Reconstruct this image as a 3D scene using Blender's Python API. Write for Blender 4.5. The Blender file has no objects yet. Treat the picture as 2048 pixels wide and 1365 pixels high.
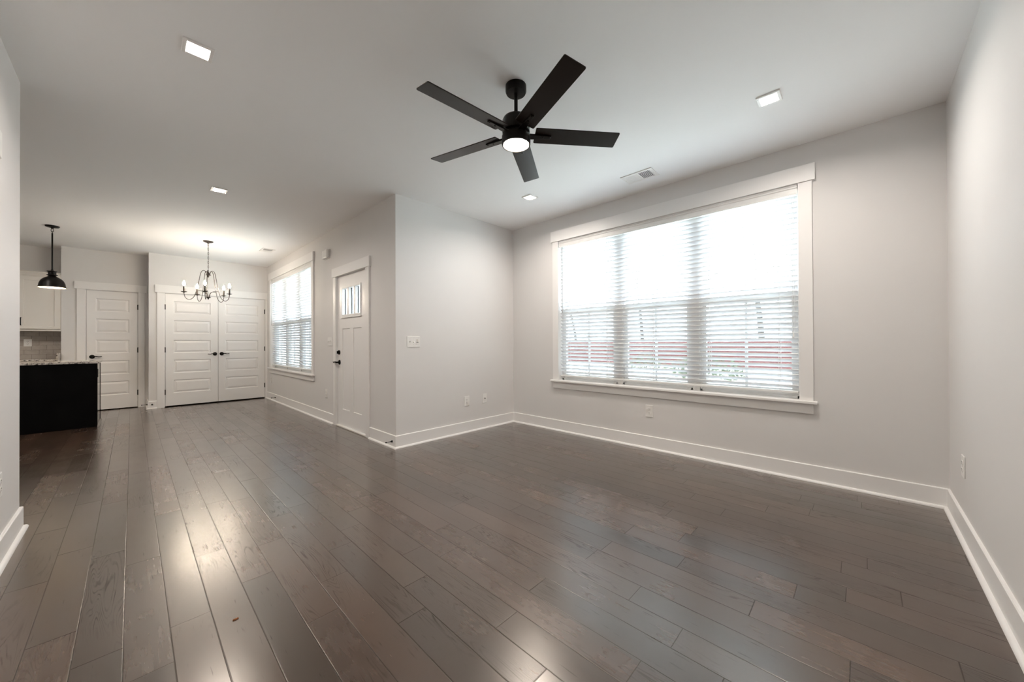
import bpy, bmesh, math, random
from mathutils import Vector, Matrix
random.seed(7)
S = bpy.context.scene
COL = S.collection
PI = math.pi

# ------------------------------------------------------------------ camera
EYE = Vector((0.0, 0.0, 1.1289))
YAW, PITCH, ROLL, FPX = 0.7646, 0.0048, -0.0047, 729.3
fw = Vector((math.cos(PITCH) * math.cos(YAW), math.cos(PITCH) * math.sin(YAW), math.sin(PITCH)))
rt = Vector((math.sin(YAW), -math.cos(YAW), 0)); up = rt.cross(fw)
r2 = rt * math.cos(ROLL) + up * math.sin(ROLL)
u2 = up * math.cos(ROLL) - rt * math.sin(ROLL)
cd = bpy.data.cameras.new('camera'); cam = bpy.data.objects.new('camera', cd); COL.objects.link(cam)
cd.sensor_width = 36.0; cd.sensor_fit = 'HORIZONTAL'; cd.lens = FPX * 36.0 / 2048.0
cd.clip_start = 0.02; cd.clip_end = 300
M4 = Matrix((r2, u2, -fw)).transposed().to_4x4(); M4.translation = EYE
cam.matrix_world = M4
S.camera = cam

# ------------------------------------------------------------------ world, exposure
SKY = 13.0
LED_W, FAN_W, BULB_W, PEND_W = 11.5, 8.5, 4.2, 9.0
w = bpy.data.worlds.new('overcast_sky'); S.world = w; w.use_nodes = True
nt = w.node_tree; bg = nt.nodes['Background']
tc = nt.nodes.new('ShaderNodeTexCoord'); sx = nt.nodes.new('ShaderNodeSeparateXYZ')
rp = nt.nodes.new('ShaderNodeValToRGB')
nt.links.new(tc.outputs['Generated'], sx.inputs[0]); nt.links.new(sx.outputs['Z'], rp.inputs[0])
rp.color_ramp.elements[0].color = (0.76, 0.87, 1.0, 1); rp.color_ramp.elements[1].color = (0.82, 0.905, 1.0, 1)
nt.links.new(rp.outputs[0], bg.inputs['Color']); bg.inputs['Strength'].default_value = SKY
S.view_settings.view_transform = 'Standard'; S.view_settings.look = 'None'
S.view_settings.exposure = 0.48; S.view_settings.gamma = 1.0
S.view_settings.use_curve_mapping = False
S.cycles.max_bounces = 14; S.cycles.diffuse_bounces = 8; S.cycles.glossy_bounces = 5
S.cycles.transparent_max_bounces = 24; S.cycles.sample_clamp_indirect = 4.5
S.cycles.use_denoising = True

# ------------------------------------------------------------------ materials
def principled(name, col, rough=0.5, metal=0.0, spec=0.5, coat=0.0, emit=None, strength=0.0):
    m = bpy.data.materials.new(name); m.use_nodes = True
    b = m.node_tree.nodes['Principled BSDF']
    b.inputs['Base Color'].default_value = (*col, 1); b.inputs['Roughness'].default_value = rough
    b.inputs['Metallic'].default_value = metal; b.inputs['Specular IOR Level'].default_value = spec
    b.inputs['Coat Weight'].default_value = coat
    if emit:
        b.inputs['Emission Color'].default_value = (*emit, 1); b.inputs['Emission Strength'].default_value = strength
    return m

def nodes_of(m): return m.node_tree, m.node_tree.nodes, m.node_tree.links, m.node_tree.nodes['Principled BSDF']

def add_bump(m, scale, strength, dist=0.002, detail=3, stretch=(1, 1, 1)):
    t, N, L, b = nodes_of(m)
    tc = N.new('ShaderNodeTexCoord'); mp = N.new('ShaderNodeMapping'); nz = N.new('ShaderNodeTexNoise'); bp = N.new('ShaderNodeBump')
    mp.inputs['Scale'].default_value = stretch
    nz.inputs['Scale'].default_value = scale; nz.inputs['Detail'].default_value = detail
    bp.inputs['Strength'].default_value = strength; bp.inputs['Distance'].default_value = dist
    L.new(tc.outputs['Object'], mp.inputs[0]); L.new(mp.outputs[0], nz.inputs['Vector'])
    L.new(nz.outputs['Fac'], bp.inputs['Height']); L.new(bp.outputs[0], b.inputs['Normal'])
    return nz

def vary(m, scale, c0, c1, detail=3):
    t, N, L, b = nodes_of(m)
    tc = N.new('ShaderNodeTexCoord'); nz = N.new('ShaderNodeTexNoise'); rp = N.new('ShaderNodeValToRGB')
    nz.inputs['Scale'].default_value = scale; nz.inputs['Detail'].default_value = detail
    rp.color_ramp.elements[0].position = 0.3; rp.color_ramp.elements[0].color = (*c0, 1)
    rp.color_ramp.elements[1].position = 0.7; rp.color_ramp.elements[1].color = (*c1, 1)
    L.new(tc.outputs['Object'], nz.inputs['Vector']); L.new(nz.outputs['Fac'], rp.inputs[0]); L.new(rp.outputs[0], b.inputs['Base Color'])

WALLC = (0.735, 0.722, 0.712)
m_wall = principled('wall_paint', WALLC, 0.6, spec=0.3); vary(m_wall, 1.5, tuple(c * 0.99 for c in WALLC), tuple(c * 1.01 for c in WALLC)); add_bump(m_wall, 220, 0.06, 0.001)
m_ceil = principled('ceiling_paint', (0.90, 0.90, 0.90), 0.85, spec=0.2); add_bump(m_ceil, 160, 0.06, 0.001)
m_trim = principled('white_trim_paint', (0.85, 0.84, 0.83), 0.42, spec=0.5); add_bump(m_trim, 60, 0.02, 0.001)
m_door = principled('white_door_paint', (0.85, 0.84, 0.83), 0.33, spec=0.5); add_bump(m_door, 40, 0.05, 0.001, stretch=(6, 6, 0.5))
m_plate = principled('white_plastic', (0.84, 0.83, 0.81), 0.3)
m_slot = principled('dark_slot', (0.02, 0.018, 0.016), 0.6)
m_bronze = principled('dark_bronze', (0.004, 0.0033, 0.003), 0.30, spec=0.18); vary(m_bronze, 30, (0.003, 0.0025, 0.0022), (0.006, 0.0048, 0.004))
m_antique = principled('antique_bronze', (0.03, 0.021, 0.015), 0.4, metal=0.3); vary(m_antique, 40, (0.022, 0.016, 0.011), (0.04, 0.028, 0.02))
m_black = principled('matte_black_metal', (0.0035, 0.003, 0.0027), 0.38, spec=0.13)
m_blade = principled('dark_espresso_blade', (0.012, 0.008, 0.006), 0.33, spec=0.2); add_bump(m_blade, 12, 0.08, 0.001, stretch=(1, 8, 8))
m_vinyl = principled('white_vinyl', (0.80, 0.80, 0.79), 0.35)
m_cab = principled('cream_cabinet_paint', (0.80, 0.765, 0.71), 0.35); add_bump(m_cab, 50, 0.02, 0.001)
m_island = principled('black_cabinet_paint', (0.004, 0.004, 0.0045), 0.30, spec=0.10); vary(m_island, 6, (0.0015, 0.0015, 0.0018), (0.003, 0.003, 0.0033))
m_island_end = principled('black_gloss_panel', (0.006, 0.006, 0.006), 0.10, spec=0.6); vary(m_island_end, 6, (0.005, 0.005, 0.005), (0.008, 0.008, 0.008))
m_duct = principled('dark_duct', (0.015, 0.015, 0.016), 0.7)
m_gasket = principled('grey_gasket', (0.05, 0.06, 0.07), 0.6); add_bump(m_gasket, 60, 0.03, 0.001)
m_strip = principled('grey_strip', (0.30, 0.28, 0.26), 0.5); add_bump(m_strip, 60, 0.03, 0.001)
m_alu = principled('threshold_metal', (0.72, 0.69, 0.64), 0.4); add_bump(m_alu, 80, 0.03, 0.001)
for m_, c in ((m_plate, (0.84, 0.83, 0.81)), (m_slot, (0.02, 0.018, 0.016)), (m_vinyl, (0.80, 0.80, 0.79)), (m_black, (0.0035, 0.003, 0.0027)), (m_duct, (0.015, 0.015, 0.016))):
    vary(m_, 20, tuple(x * 0.97 for x in c), tuple(min(1, x * 1.03) for x in c))

def emitter(name, col, strength):
    m = bpy.data.materials.new(name); m.use_nodes = True
    t = m.node_tree; t.nodes.clear()
    o = t.nodes.new('ShaderNodeOutputMaterial'); e = t.nodes.new('ShaderNodeEmission')
    e.inputs['Color'].default_value = (*col, 1); e.inputs['Strength'].default_value = strength
    t.links.new(e.outputs[0], o.inputs[0]); return m

def thin_glass(name, tint=(0.93, 0.95, 0.95), refl=0.06):
    m = bpy.data.materials.new(name); m.use_nodes = True
    t = m.node_tree; t.nodes.clear(); N = t.nodes
    o = N.new('ShaderNodeOutputMaterial'); tr = N.new('ShaderNodeBsdfTransparent'); gl = N.new('ShaderNodeBsdfGlossy'); mx = N.new('ShaderNodeMixShader')
    tr.inputs[0].default_value = (*tint, 1); gl.inputs['Roughness'].default_value = 0.02; mx.inputs[0].default_value = refl
    t.links.new(tr.outputs[0], mx.inputs[1]); t.links.new(gl.outputs[0], mx.inputs[2]); t.links.new(mx.outputs[0], o.inputs[0]); return m
m_glass = thin_glass('window_glass')

def screen_mat():
    m = bpy.data.materials.new('insect_screen'); m.use_nodes = True
    t = m.node_tree; t.nodes.clear(); N = t.nodes
    o = N.new('ShaderNodeOutputMaterial'); tr = N.new('ShaderNodeBsdfTransparent'); d = N.new('ShaderNodeBsdfDiffuse'); mx = N.new('ShaderNodeMixShader')
    d.inputs[0].default_value = (0.12, 0.12, 0.13, 1); mx.inputs[0].default_value = 0.50
    t.links.new(tr.outputs[0], mx.inputs[1]); t.links.new(d.outputs[0], mx.inputs[2]); t.links.new(mx.outputs[0], o.inputs[0]); return m
m_screen = screen_mat()

def slat_mat():
    m = bpy.data.materials.new('white_blind_slat'); m.use_nodes = True
    t = m.node_tree; N = t.nodes; b = N['Principled BSDF']
    b.inputs['Base Color'].default_value = (0.90, 0.90, 0.90, 1); b.inputs['Roughness'].default_value = 0.4
    tl = N.new('ShaderNodeBsdfTranslucent'); tl.inputs[0].default_value = (0.86, 0.87, 0.88, 1)
    mx = N.new('ShaderNodeMixShader'); mx.inputs[0].default_value = 0.26
    o = N['Material Output']
    t.links.new(b.outputs[0], mx.inputs[1]); t.links.new(tl.outputs[0], mx.inputs[2]); t.links.new(mx.outputs[0], o.inputs[0]); return m
m_slat = slat_mat()

class NB:
    """small helper for math node chains"""
    def __init__(s, m): s.t, s.N, s.L, s.b = nodes_of(m)
    def put(s, n, i, v):
        if hasattr(v, 'is_output') or isinstance(v, bpy.types.NodeSocket): s.L.new(v, n.inputs[i])
        else: n.inputs[i].default_value = v
    def math(s, op, a, b=0.0, c=None):
        n = s.N.new('ShaderNodeMath'); n.operation = op; s.put(n, 0, a); s.put(n, 1, b)
        if c is not None: s.put(n, 2, c)
        return n.outputs[0]
    def vec(s, x, y, z):
        n = s.N.new('ShaderNodeCombineXYZ'); s.put(n, 0, x); s.put(n, 1, y); s.put(n, 2, z); return n.outputs[0]
    def white(s, v, dim='1D'):
        n = s.N.new('ShaderNodeTexWhiteNoise'); n.noise_dimensions = dim
        if dim == '1D': s.put(n, 'W', v)
        else: s.put(n, 'Vector', v)
        return n.outputs['Value']
    def noise(s, v, scale, detail=4, rough=0.55, distort=0.0):
        n = s.N.new('ShaderNodeTexNoise'); s.put(n, 'Vector', v); n.inputs['Scale'].default_value = scale
        n.inputs['Detail'].default_value = detail; n.inputs['Roughness'].default_value = rough; n.inputs['Distortion'].default_value = distort
        return n.outputs['Fac']
    def ramp(s, f, stops):
        n = s.N.new('ShaderNodeValToRGB'); s.put(n, 0, f); e = n.color_ramp.elements
        while len(e) < len(stops): e.new(0.5)
        for i, (p, c) in enumerate(stops): e[i].position = p; e[i].color = (*c, 1) if len(c) == 3 else c
        return n.outputs[0]
    def mix(s, f, a, b, mode='MIX'):
        n = s.N.new('ShaderNodeMix'); n.data_type = 'RGBA'; n.blend_type = mode
        s.put(n, 'Factor', f)
        for k, v in ((6, a), (7, b)):
            if isinstance(v, tuple): n.inputs[k].default_value = (*v, 1)
            else: s.L.new(v, n.inputs[k])
        return n.outputs[2]
    def smooth(s, v, a, b):
        n = s.N.new('ShaderNodeMapRange'); n.interpolation_type = 'SMOOTHSTEP'; s.put(n, 0, v); n.inputs[1].default_value = a; n.inputs[2].default_value = b
        return n.outputs[0]

def floor_mat():
    m = principled('dark_hickory_planks', (0.07, 0.05, 0.04), 0.25)
    q = NB(m)
    tc = q.N.new('ShaderNodeTexCoord'); sp = q.N.new('ShaderNodeSeparateXYZ'); q.L.new(tc.outputs['Object'], sp.inputs[0])
    X, Y = sp.outputs[0], sp.outputs[1]
    W = 0.127
    sxx = q.math('DIVIDE', q.math('ADD', X, 0.022), W); row = q.math('FLOOR', sxx); fx = q.math('FRACT', sxx)
    rnd = q.white(row); LEN = q.math('MULTIPLY_ADD', q.white(q.math('ADD', row, 57.3)), 0.75, 0.65)
    sy = q.math('DIVIDE', q.math('MULTIPLY_ADD', rnd, 5.0, Y), LEN); cell = q.math('FLOOR', sy); fy = q.math('FRACT', sy)
    idv = q.white(q.vec(row, cell, 3.1), '3D'); id2 = q.white(q.vec(row, cell, 9.7), '3D')
    ex = q.math('MULTIPLY', q.math('MINIMUM', fx, q.math('SUBTRACT', 1.0, fx)), W)
    ey = q.math('MULTIPLY', q.math('MINIMUM', fy, q.math('SUBTRACT', 1.0, fy)), LEN)
    e = q.math('MINIMUM', ex, ey)
    seam = q.smooth(e, 0.0006, 0.0028)
    # grain: stretched along the plank, rings give cathedral arches
    gx = q.math('MULTIPLY_ADD', idv, 37.0, X); gy = q.math('MULTIPLY_ADD', id2, 53.0, Y)
    gv = q.vec(q.math('MULTIPLY', gx, 8.0), q.math('MULTIPLY', gy, 0.8), q.math('MULTIPLY', idv, 20.0))
    n1 = q.noise(gv, 1.3, 2, 0.4, 0.3)
    rings = q.math('SINE', q.math('MULTIPLY', n1, 190.0))
    rings = q.smooth(rings, 0.25, 1.0)
    breakup = q.smooth(q.noise(q.vec(q.math('MULTIPLY', gx, 60.0), q.math('MULTIPLY', gy, 7.0), idv), 1.0, 3, 0.6), 0.32, 0.70)
    rings = q.math('MULTIPLY', rings, breakup)
    patch = q.smooth(q.noise(q.vec(q.math('MULTIPLY', gx, 3.0), gy, idv), 1.3, 2), 0.50, 0.68)
    rings = q.math('MULTIPLY', rings, patch)
    fine = q.noise(q.vec(q.math('MULTIPLY', gx, 90.0), q.math('MULTIPLY', gy, 3.0), idv), 1.0, 4, 0.6)
    pores = q.smooth(q.noise(q.vec(q.math('MULTIPLY', gx, 120.0), q.math('MULTIPLY', gy, 9.0), idv), 1.0, 2, 0.5), 0.66, 0.78)
    cloud = q.noise(q.vec(q.math('MULTIPLY', gx, 4.0), q.math('MULTIPLY', gy, 1.5), idv), 1.6, 3)
    tone = q.math('ADD', q.math('MULTIPLY', idv, 0.55), q.math('ADD', q.math('MULTIPLY', cloud, 0.55), q.math('MULTIPLY', fine, 0.25)))
    base = q.ramp(tone, [(0.28, (0.022, 0.0135, 0.009)), (0.62, (0.041, 0.0255, 0.0175)), (1.0, (0.064, 0.0405, 0.028))])
    warm = q.mix(q.math('MULTIPLY', id2, 0.5), base, q.mix(1.0, base, (1.35, 0.98, 0.82), 'MULTIPLY'))
    c = q.mix(q.math('MULTIPLY', rings, 0.50), warm, (0.010, 0.0065, 0.005))
    c = q.mix(q.math('MULTIPLY', pores, 0.25), c, (0.010, 0.0065, 0.005))
    c = q.mix(seam, (0.006, 0.004, 0.003), c)
    q.L.new(c, q.b.inputs['Base Color'])
    rgh = q.math('ADD', q.math('MULTIPLY', q.noise(tc.outputs['Object'], 5.0, 4), 0.08), q.math('MULTIPLY_ADD', fine, 0.05, 0.185))
    rgh = q.math('ADD', rgh, q.math('MULTIPLY_ADD', id2, 0.05, -0.025))
    q.L.new(rgh, q.b.inputs['Roughness'])
    q.L.new(q.math('MULTIPLY', q.math('SUBTRACT', 1.0, q.math('MULTIPLY', rings, 0.6)), q.math('MULTIPLY_ADD', pores, -0.3, 0.7)), q.b.inputs['Specular IOR Level'])
    q.b.inputs['Specular Tint'].default_value = (1.0, 0.84, 0.70, 1)
    q.L.new(q.math('MULTIPLY', q.math('MULTIPLY_ADD', seam, 0.8, 0.2), q.math('MULTIPLY', q.math('SUBTRACT', 1.0, q.math('MULTIPLY', rings, 0.6)), q.math('MULTIPLY_ADD', pores, -0.35, 1.0))), q.b.inputs['Coat Weight']); q.b.inputs['Coat IOR'].default_value = 1.52
    q.L.new(rgh, q.b.inputs['Coat Roughness'])
    hgt = q.math('ADD', q.math('ADD', q.math('MULTIPLY', seam, 0.9), q.math('MULTIPLY', q.math('SUBTRACT', idv, 0.5), q.math('MULTIPLY', fx, 0.55))), q.math('ADD', 0.0, q.math('MULTIPLY', q.noise(q.vec(q.math('MULTIPLY', gx, 8.0), q.math('MULTIPLY', gy, 2.0), idv), 1.5, 2), 1.3)))
    bp = q.N.new('ShaderNodeBump'); bp.inputs['Strength'].default_value = 0.35; bp.inputs['Distance'].default_value = 0.0012
    q.L.new(hgt, bp.inputs['Height']); q.L.new(bp.outputs[0], q.b.inputs['Normal']); q.L.new(bp.outputs[0], q.b.inputs['Coat Normal'])
    return m
m_floor = floor_mat()

def granite_mat():
    m = principled('speckled_granite', (0.4, 0.38, 0.36), 0.12, spec=0.5)
    q = NB(m); tc = q.N.new('ShaderNodeTexCoord')
    v = q.N.new('ShaderNodeTexVoronoi'); v.inputs['Scale'].default_value = 90; q.L.new(tc.outputs['Object'], v.inputs['Vector'])
    n = q.noise(tc.outputs['Object'], 38, 5, 0.7)
    s2 = q.math('ADD', q.math('MULTIPLY', n, 1.0), q.math('MULTIPLY', v.outputs['Distance'], 0.15))
    c = q.ramp(s2, [(0.40, (0.02, 0.018, 0.018)), (0.50, (0.10, 0.09, 0.085)), (0.56, (0.45, 0.41, 0.37)), (0.72, (0.62, 0.59, 0.55))])
    q.L.new(c, q.b.inputs['Base Color']); return m
m_granite = granite_mat()

def tile_mat():
    m = principled('marble_subway_tile', (0.5, 0.45, 0.4), 0.2)
    q = NB(m); tc = q.N.new('ShaderNodeTexCoord'); sp = q.N.new('ShaderNodeSeparateXYZ'); q.L.new(tc.outputs['Object'], sp.inputs[0])
    v = q.vec(sp.outputs[0], sp.outputs[2], 0.0)
    b = q.N.new('ShaderNodeTexBrick'); q.L.new(v, b.inputs['Vector']); b.inputs['Scale'].default_value = 1.0
    b.inputs['Brick Width'].default_value = 0.150; b.inputs['Row Height'].default_value = 0.075; b.inputs['Mortar Size'].default_value = 0.0018
    b.inputs['Color1'].default_value = (0.44, 0.40, 0.36, 1); b.inputs['Color2'].default_value = (0.52, 0.475, 0.43, 1); b.inputs['Mortar'].default_value = (0.24, 0.215, 0.19, 1)
    n = q.noise(tc.outputs['Object'], 6, 3, 0.5, 1.0); vein = q.ramp(n, [(0.40, (1, 1, 1)), (0.50, (0.90, 0.89, 0.88)), (0.60, (1, 1, 1))])
    q.L.new(q.mix(1.0, b.outputs['Color'], vein, 'MULTIPLY'), q.b.inputs['Base Color']); return m
m_tile = tile_mat()

# ------------------------------------------------------------------ mesh helper
class MB:
    def __init__(s): s.v = []; s.f = []
    def add(s, vs, fs):
        o = len(s.v); s.v += [tuple(p) for p in vs]; s.f += [tuple(i + o for i in f) for f in fs]; return s
    def box(s, x0, x1, y0, y1, z0, z1, xf=None):
        P = [(x, y, z) for x in (x0, x1) for y in (y0, y1) for z in (z0, z1)]
        if xf: P = [xf(*p) for p in P]
        return s.add(P, [(0, 1, 3, 2), (4, 6, 7, 5), (0, 4, 5, 1), (2, 3, 7, 6), (0, 2, 6, 4), (1, 5, 7, 3)])
    def prism(s, poly, fn0, fn1):
        """poly of 2D points; fn0/fn1 turn a point into the two ends"""
        n = len(poly); P = [fn0(*p) for p in poly] + [fn1(*p) for p in poly]
        F = [tuple(range(n)), tuple(range(2 * n - 1, n - 1, -1))] + [(i, (i + 1) % n, n + (i + 1) % n, n + i) for i in range(n)]
        return s.add(P, F)
    def lathe(s, prof, c=(0, 0, 0), n=32, axis='Z', cap=True):
        P = []
        for r, h in prof:
            for k in range(n):
                a = 2 * PI * k / n; u, w_ = r * math.cos(a), r * math.sin(a)
                p = {'Z': (u, w_, h), 'X': (h, u, w_), 'Y': (u, h, w_)}[axis]
                P.append((p[0] + c[0], p[1] + c[1], p[2] + c[2]))
        F = []
        for i in range(len(prof) - 1):
            for k in range(n):
                F.append((i * n + k, i * n + (k + 1) % n, (i + 1) * n + (k + 1) % n, (i + 1) * n + k))
        if cap:
            if prof[0][0] > 1e-5: F.append(tuple(range(n))[::-1])
            if prof[-1][0] > 1e-5: F.append(tuple((len(prof) - 1) * n + k for k in range(n)))
        return s.add(P, F)
    def tube(s, pts, r, n=8, closed=False):
        pts = [Vector(p) for p in pts]; m = len(pts); rs = r if isinstance(r, (list, tuple)) else [r] * m
        P = []; ref = None
        for i, p in enumerate(pts):
            a = pts[i - 1] if (i > 0 or closed) else pts[i]; b = pts[(i + 1) % m] if (i < m - 1 or closed) else pts[i]
            t = (b - a).normalized()
            if ref is None: ref = t.orthogonal().normalized()
            ref = (ref - t * ref.dot(t)); ref = ref.normalized() if ref.length > 1e-6 else t.orthogonal().normalized()
            bi = t.cross(ref)
            for k in range(n):
                an = 2 * PI * k / n; P.append(p + (ref * math.cos(an) + bi * math.sin(an)) * rs[i])
        F = []
        for i in range(m if closed else m - 1):
            j = (i + 1) % m
            for k in range(n): F.append((i * n + k, i * n + (k + 1) % n, j * n + (k + 1) % n, j * n + k))
        if not closed: F += [tuple(range(n))[::-1], tuple((m - 1) * n + k for k in range(n))]
        return s.add(P, F)
    def rings(s, u0, u1, w0, w1, steps, xf):
        """rectangular rings of (inset, depth) lofted and capped: a moulded door panel"""
        P = []; F = []
        for ins, d in steps:
            for u, w_ in ((u0 + ins, w0 + ins), (u1 - ins, w0 + ins), (u1 - ins, w1 - ins), (u0 + ins, w1 - ins)): P.append(xf(u, d, w_))
        for i in range(len(steps) - 1):
            for k in range(4): F.append((i * 4 + k, i * 4 + (k + 1) % 4, (i + 1) * 4 + (k + 1) % 4, (i + 1) * 4 + k))
        n = len(steps) - 1; F.append((n * 4, n * 4 + 1, n * 4 + 2, n * 4 + 3))
        return s.add(P, F)
    def build(s, name, mat, parent=None, bevel=0.0, smooth=False, origin=(0, 0, 0), segs=2):
        me = bpy.data.meshes.new(name)
        ox, oy, oz = origin
        me.from_pydata([(x - ox, y - oy, z - oz) for x, y, z in s.v], [], s.f)
        bm = bmesh.new(); bm.from_mesh(me); bmesh.ops.recalc_face_normals(bm, faces=bm.faces); bm.to_mesh(me); bm.free()
        me.materials.append(mat)
        o = bpy.data.objects.new(name, me); COL.objects.link(o)
        if parent is not None: o.parent = parent
        else: o.location = origin
        if bevel > 0:
            b = o.modifiers.new('edge', 'BEVEL'); b.width = bevel; b.segments = segs; b.limit_method = 'ANGLE'; b.angle_limit = math.radians(40)
        if smooth:
            for p in me.polygons: p.use_smooth = True
            try: me.set_sharp_from_angle(angle=math.radians(38))
            except Exception: pass
        return o

def thing(name, label, cat, loc=(0, 0, 0), rotz=0.0, group=None):
    o = bpy.data.objects.new(name, None); COL.objects.link(o); o.location = loc; o.rotation_euler = (0, 0, rotz)
    o.empty_display_size = 0.05
    return tag(o, label, cat, group)
def tag(o, label, cat, group=None):
    o['label'] = label; o['category'] = cat
    if group: o['group'] = group
    return o
def struct(o, label, cat):
    o['kind'] = 'structure'; o['label'] = label; o['category'] = cat; return o
def part(o, label):
    o['label'] = label; return o
def copy_tree(o, parent=None):
    c = o.copy(); COL.objects.link(c)
    if parent is not None: c.parent = parent
    for ch in list(o.children): copy_tree(ch, c)
    return c

# ------------------------------------------------------------------ the room shell
H = 2.743
XW, YS, XD, YR, XL, YL, YC, XC = 3.794, 3.6145, 1.964, -0.42, -0.4765, 3.727, 8.997, 0.204
YP, YK = 9.398, 9.72
XPL = -0.797          # left end of the pantry wall
XK = -4.2             # far side of the kitchen, out of view
T = 0.14
WIN_Z0, WIN_Z1 = 0.65, 2.425
WIN1 = (0.371, 2.80); WIN2 = (6.229, 8.665)
JB = 0.02
struct(MB().box(XK, XW + T, YR - T, 10.6, -0.12, 0).build('floor', m_floor), 'dark brown hickory plank floor with a satin sheen', 'floor')
struct(MB().box(XK, XW + T, YR - T, 10.6, H, H + 0.12).build('ceiling', m_ceil), 'smooth white painted ceiling', 'ceiling')

def wall_x(name, label, x0, x1, y0, y1, holes=()):
    """wall slab lying along Y with rectangular holes (y0, y1, z0, z1)"""
    b = MB(); y = y0
    for a, c, d, e in sorted(holes):
        if a > y: b.box(x0, x1, y, a, 0, H)
        if d > 0: b.box(x0, x1, a, c, 0, d)
        if e < H: b.box(x0, x1, a, c, e, H)
        y = c
    if y1 > y: b.box(x0, x1, y, y1, 0, H)
    return struct(b.build(name, m_wall), label, 'wall')
def wall_y(name, label, y0, y1, x0, x1, holes=()):
    b = MB(); x = x0
    for a, c, d, e in sorted(holes):
        if a > x: b.box(x, a, y0, y1, 0, H)
        if d > 0: b.box(a, c, y0, y1, 0, d)
        if e < H: b.box(a, c, y0, y1, e, H)
        x = c
    if x1 > x: b.box(x, x1, y0, y1, 0, H)
    return struct(b.build(name, m_wall), label, 'wall')

wall_x('wall_front', 'greige wall with the large triple window', XW, XW + T, YR - T, YS + T, [(WIN1[0] - JB, WIN1[1] + JB, WIN_Z0 - JB, WIN_Z1 + JB)])
wall_y('wall_right', 'pale grey wall at the right edge of the room', YR - T, YR, XL - T, XW)
wall_x('wall_left', 'pale grey wall end at the left edge of the view', XL - T, XL, YR, YL)
wall_y('wall_corner', 'pale wall with the triple switch left of the large window', YS, YS + T, XD, XW)
wall_x('wall_entry', 'greige wall holding the front door and the smaller window', XD, XD + T, YS + T, 10.6,
       [(4.30, 5.26, 0, 2.06), (WIN2[0] - JB, WIN2[1] + JB, WIN_Z0 - JB, WIN_Z1 + JB)])
wall_y('wall_closet', 'pale wall around the double closet doors', YC, YC + 0.12, XC, XD, [(0.40, 1.932, 0, 2.058)])
wall_x('wall_closet_side', 'narrow shadowed return beside the single door', XC, XC + 0.12, YC + 0.12, YP + 0.12)
wall_y('wall_pantry', 'pale wall around the single panel door', YP, YP + 0.12, XPL, XC, [(-0.544, 0.086, 0, 2.068)])
wall_x('wall_pantry_side', 'short return wall beside the kitchen cabinets', XPL, XPL + 0.12, YP + 0.12, YK + 0.12)
wall_y('wall_kitchen', 'shadowed kitchen wall above and behind the cabinets', YK, YK + 0.12, XK, XPL)
wall_x('wall_kitchen_side', 'kitchen side wall hidden to the left', XK - T, XK, YL - T, 10.6)
wall_y('wall_kitchen_near', 'kitchen wall hidden behind the left wall end', YL - T, YL, XK, XL - T)
wall_y('wall_outer', 'outer wall behind closet and pantry', 10.48, 10.6, XK, XD)

# ------------------------------------------------------------------ baseboards and shoe moulding
BH, BT, SR = 0.135, 0.014, 0.018
QR = [(0, 0)] + [(SR * math.cos(a), SR * math.sin(a)) for a in [i * PI / 12 for i in range(7)]]
def base_run(name, label, p0, p1, nrm, e0=0, e1=0):
    """a straight run from p0 to p1 on a wall whose room side is nrm; e0/e1 lengthen (+) or shorten (-) the ends for mitres, in units of thickness"""
    p0 = Vector((*p0, 0)); p1 = Vector((*p1, 0)); n = Vector((*nrm, 0)); t = (p1 - p0).normalized()
    b = MB()
    prof = [(0, 0), (BT, 0), (BT, BH - 0.004), (BT - 0.004, BH), (0, BH)]
    def end(pt, s, e, off):
        return lambda d, z: pt + n * (d + off) + t * (s * e * (d + off)) + Vector((0, 0, z))
    b.prism(prof, end(p0, -1, e0, 0), end(p1, 1, e1, 0))
    o = struct(b.build(name, m_trim), label, 'baseboard')
    q = MB(); q.prism(QR, end(p0, -1, e0, BT), end(p1, 1, e1, BT)); q.build('shoe_moulding', m_trim, o, smooth=True)
    return o
base_run('baseboard_front', 'white baseboard under the large window', (XW, YR), (XW, YS), (-1, 0), -1, -1)
base_run('baseboard_right', 'white baseboard along the right wall', (XL, YR), (XW, YR), (0, 1), -1, -1)
base_run('baseboard_left', 'white baseboard on the left wall end', (XL, YR), (XL, YL), (1, 0), -1, 1)
base_run('baseboard_left_end', 'white baseboard wrapping the left wall end', (XL - T, YL), (XL, YL), (0, 1), 0, 1)
base_run('baseboard_corner', 'white baseboard below the triple switch', (XD, YS), (XW, YS), (0, -1), 1, -1)
base_run('baseboard_entry', 'short white baseboard right of the front door', (XD, YS), (XD, 4.222), (-1, 0), 1, 0)
base_run('baseboard_entry_far', 'white baseboard between the front door and the closet', (XD, 5.328), (XD, YC), (-1, 0), 0, -1)
base_run('baseboard_closet', 'short white baseboard left of the closet doors', (XC, YC), (0.306, YC), (0, -1), 1, 0)
base_run('baseboard_closet_side', 'white baseboard on the narrow closet return', (XC, YC), (XC, YP), (-1, 0), 1, 0)
base_run('baseboard_pantry', 'white baseboard left of the single panel door', (XPL, YP), (-0.636, YP), (0, -1), 0, 0)

# ------------------------------------------------------------------ local frames: u along the wall, d out into the room, z up
def FX(xw): return lambda u, d, z: (xw - d, u, z)       # walls facing -X
def FY(yw): return lambda u, d, z: (u, yw - d, z)       # walls facing -Y
def FYP(yw): return lambda u, d, z: (u, yw + d, z)      # walls facing +Y
def FXP(xw): return lambda u, d, z: (xw + d, u, z)      # walls facing +X
def bx(b, xf, u0, u1, d0, d1, z0, z1): return b.box(u0, u1, d0, d1, z0, z1, xf)

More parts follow.
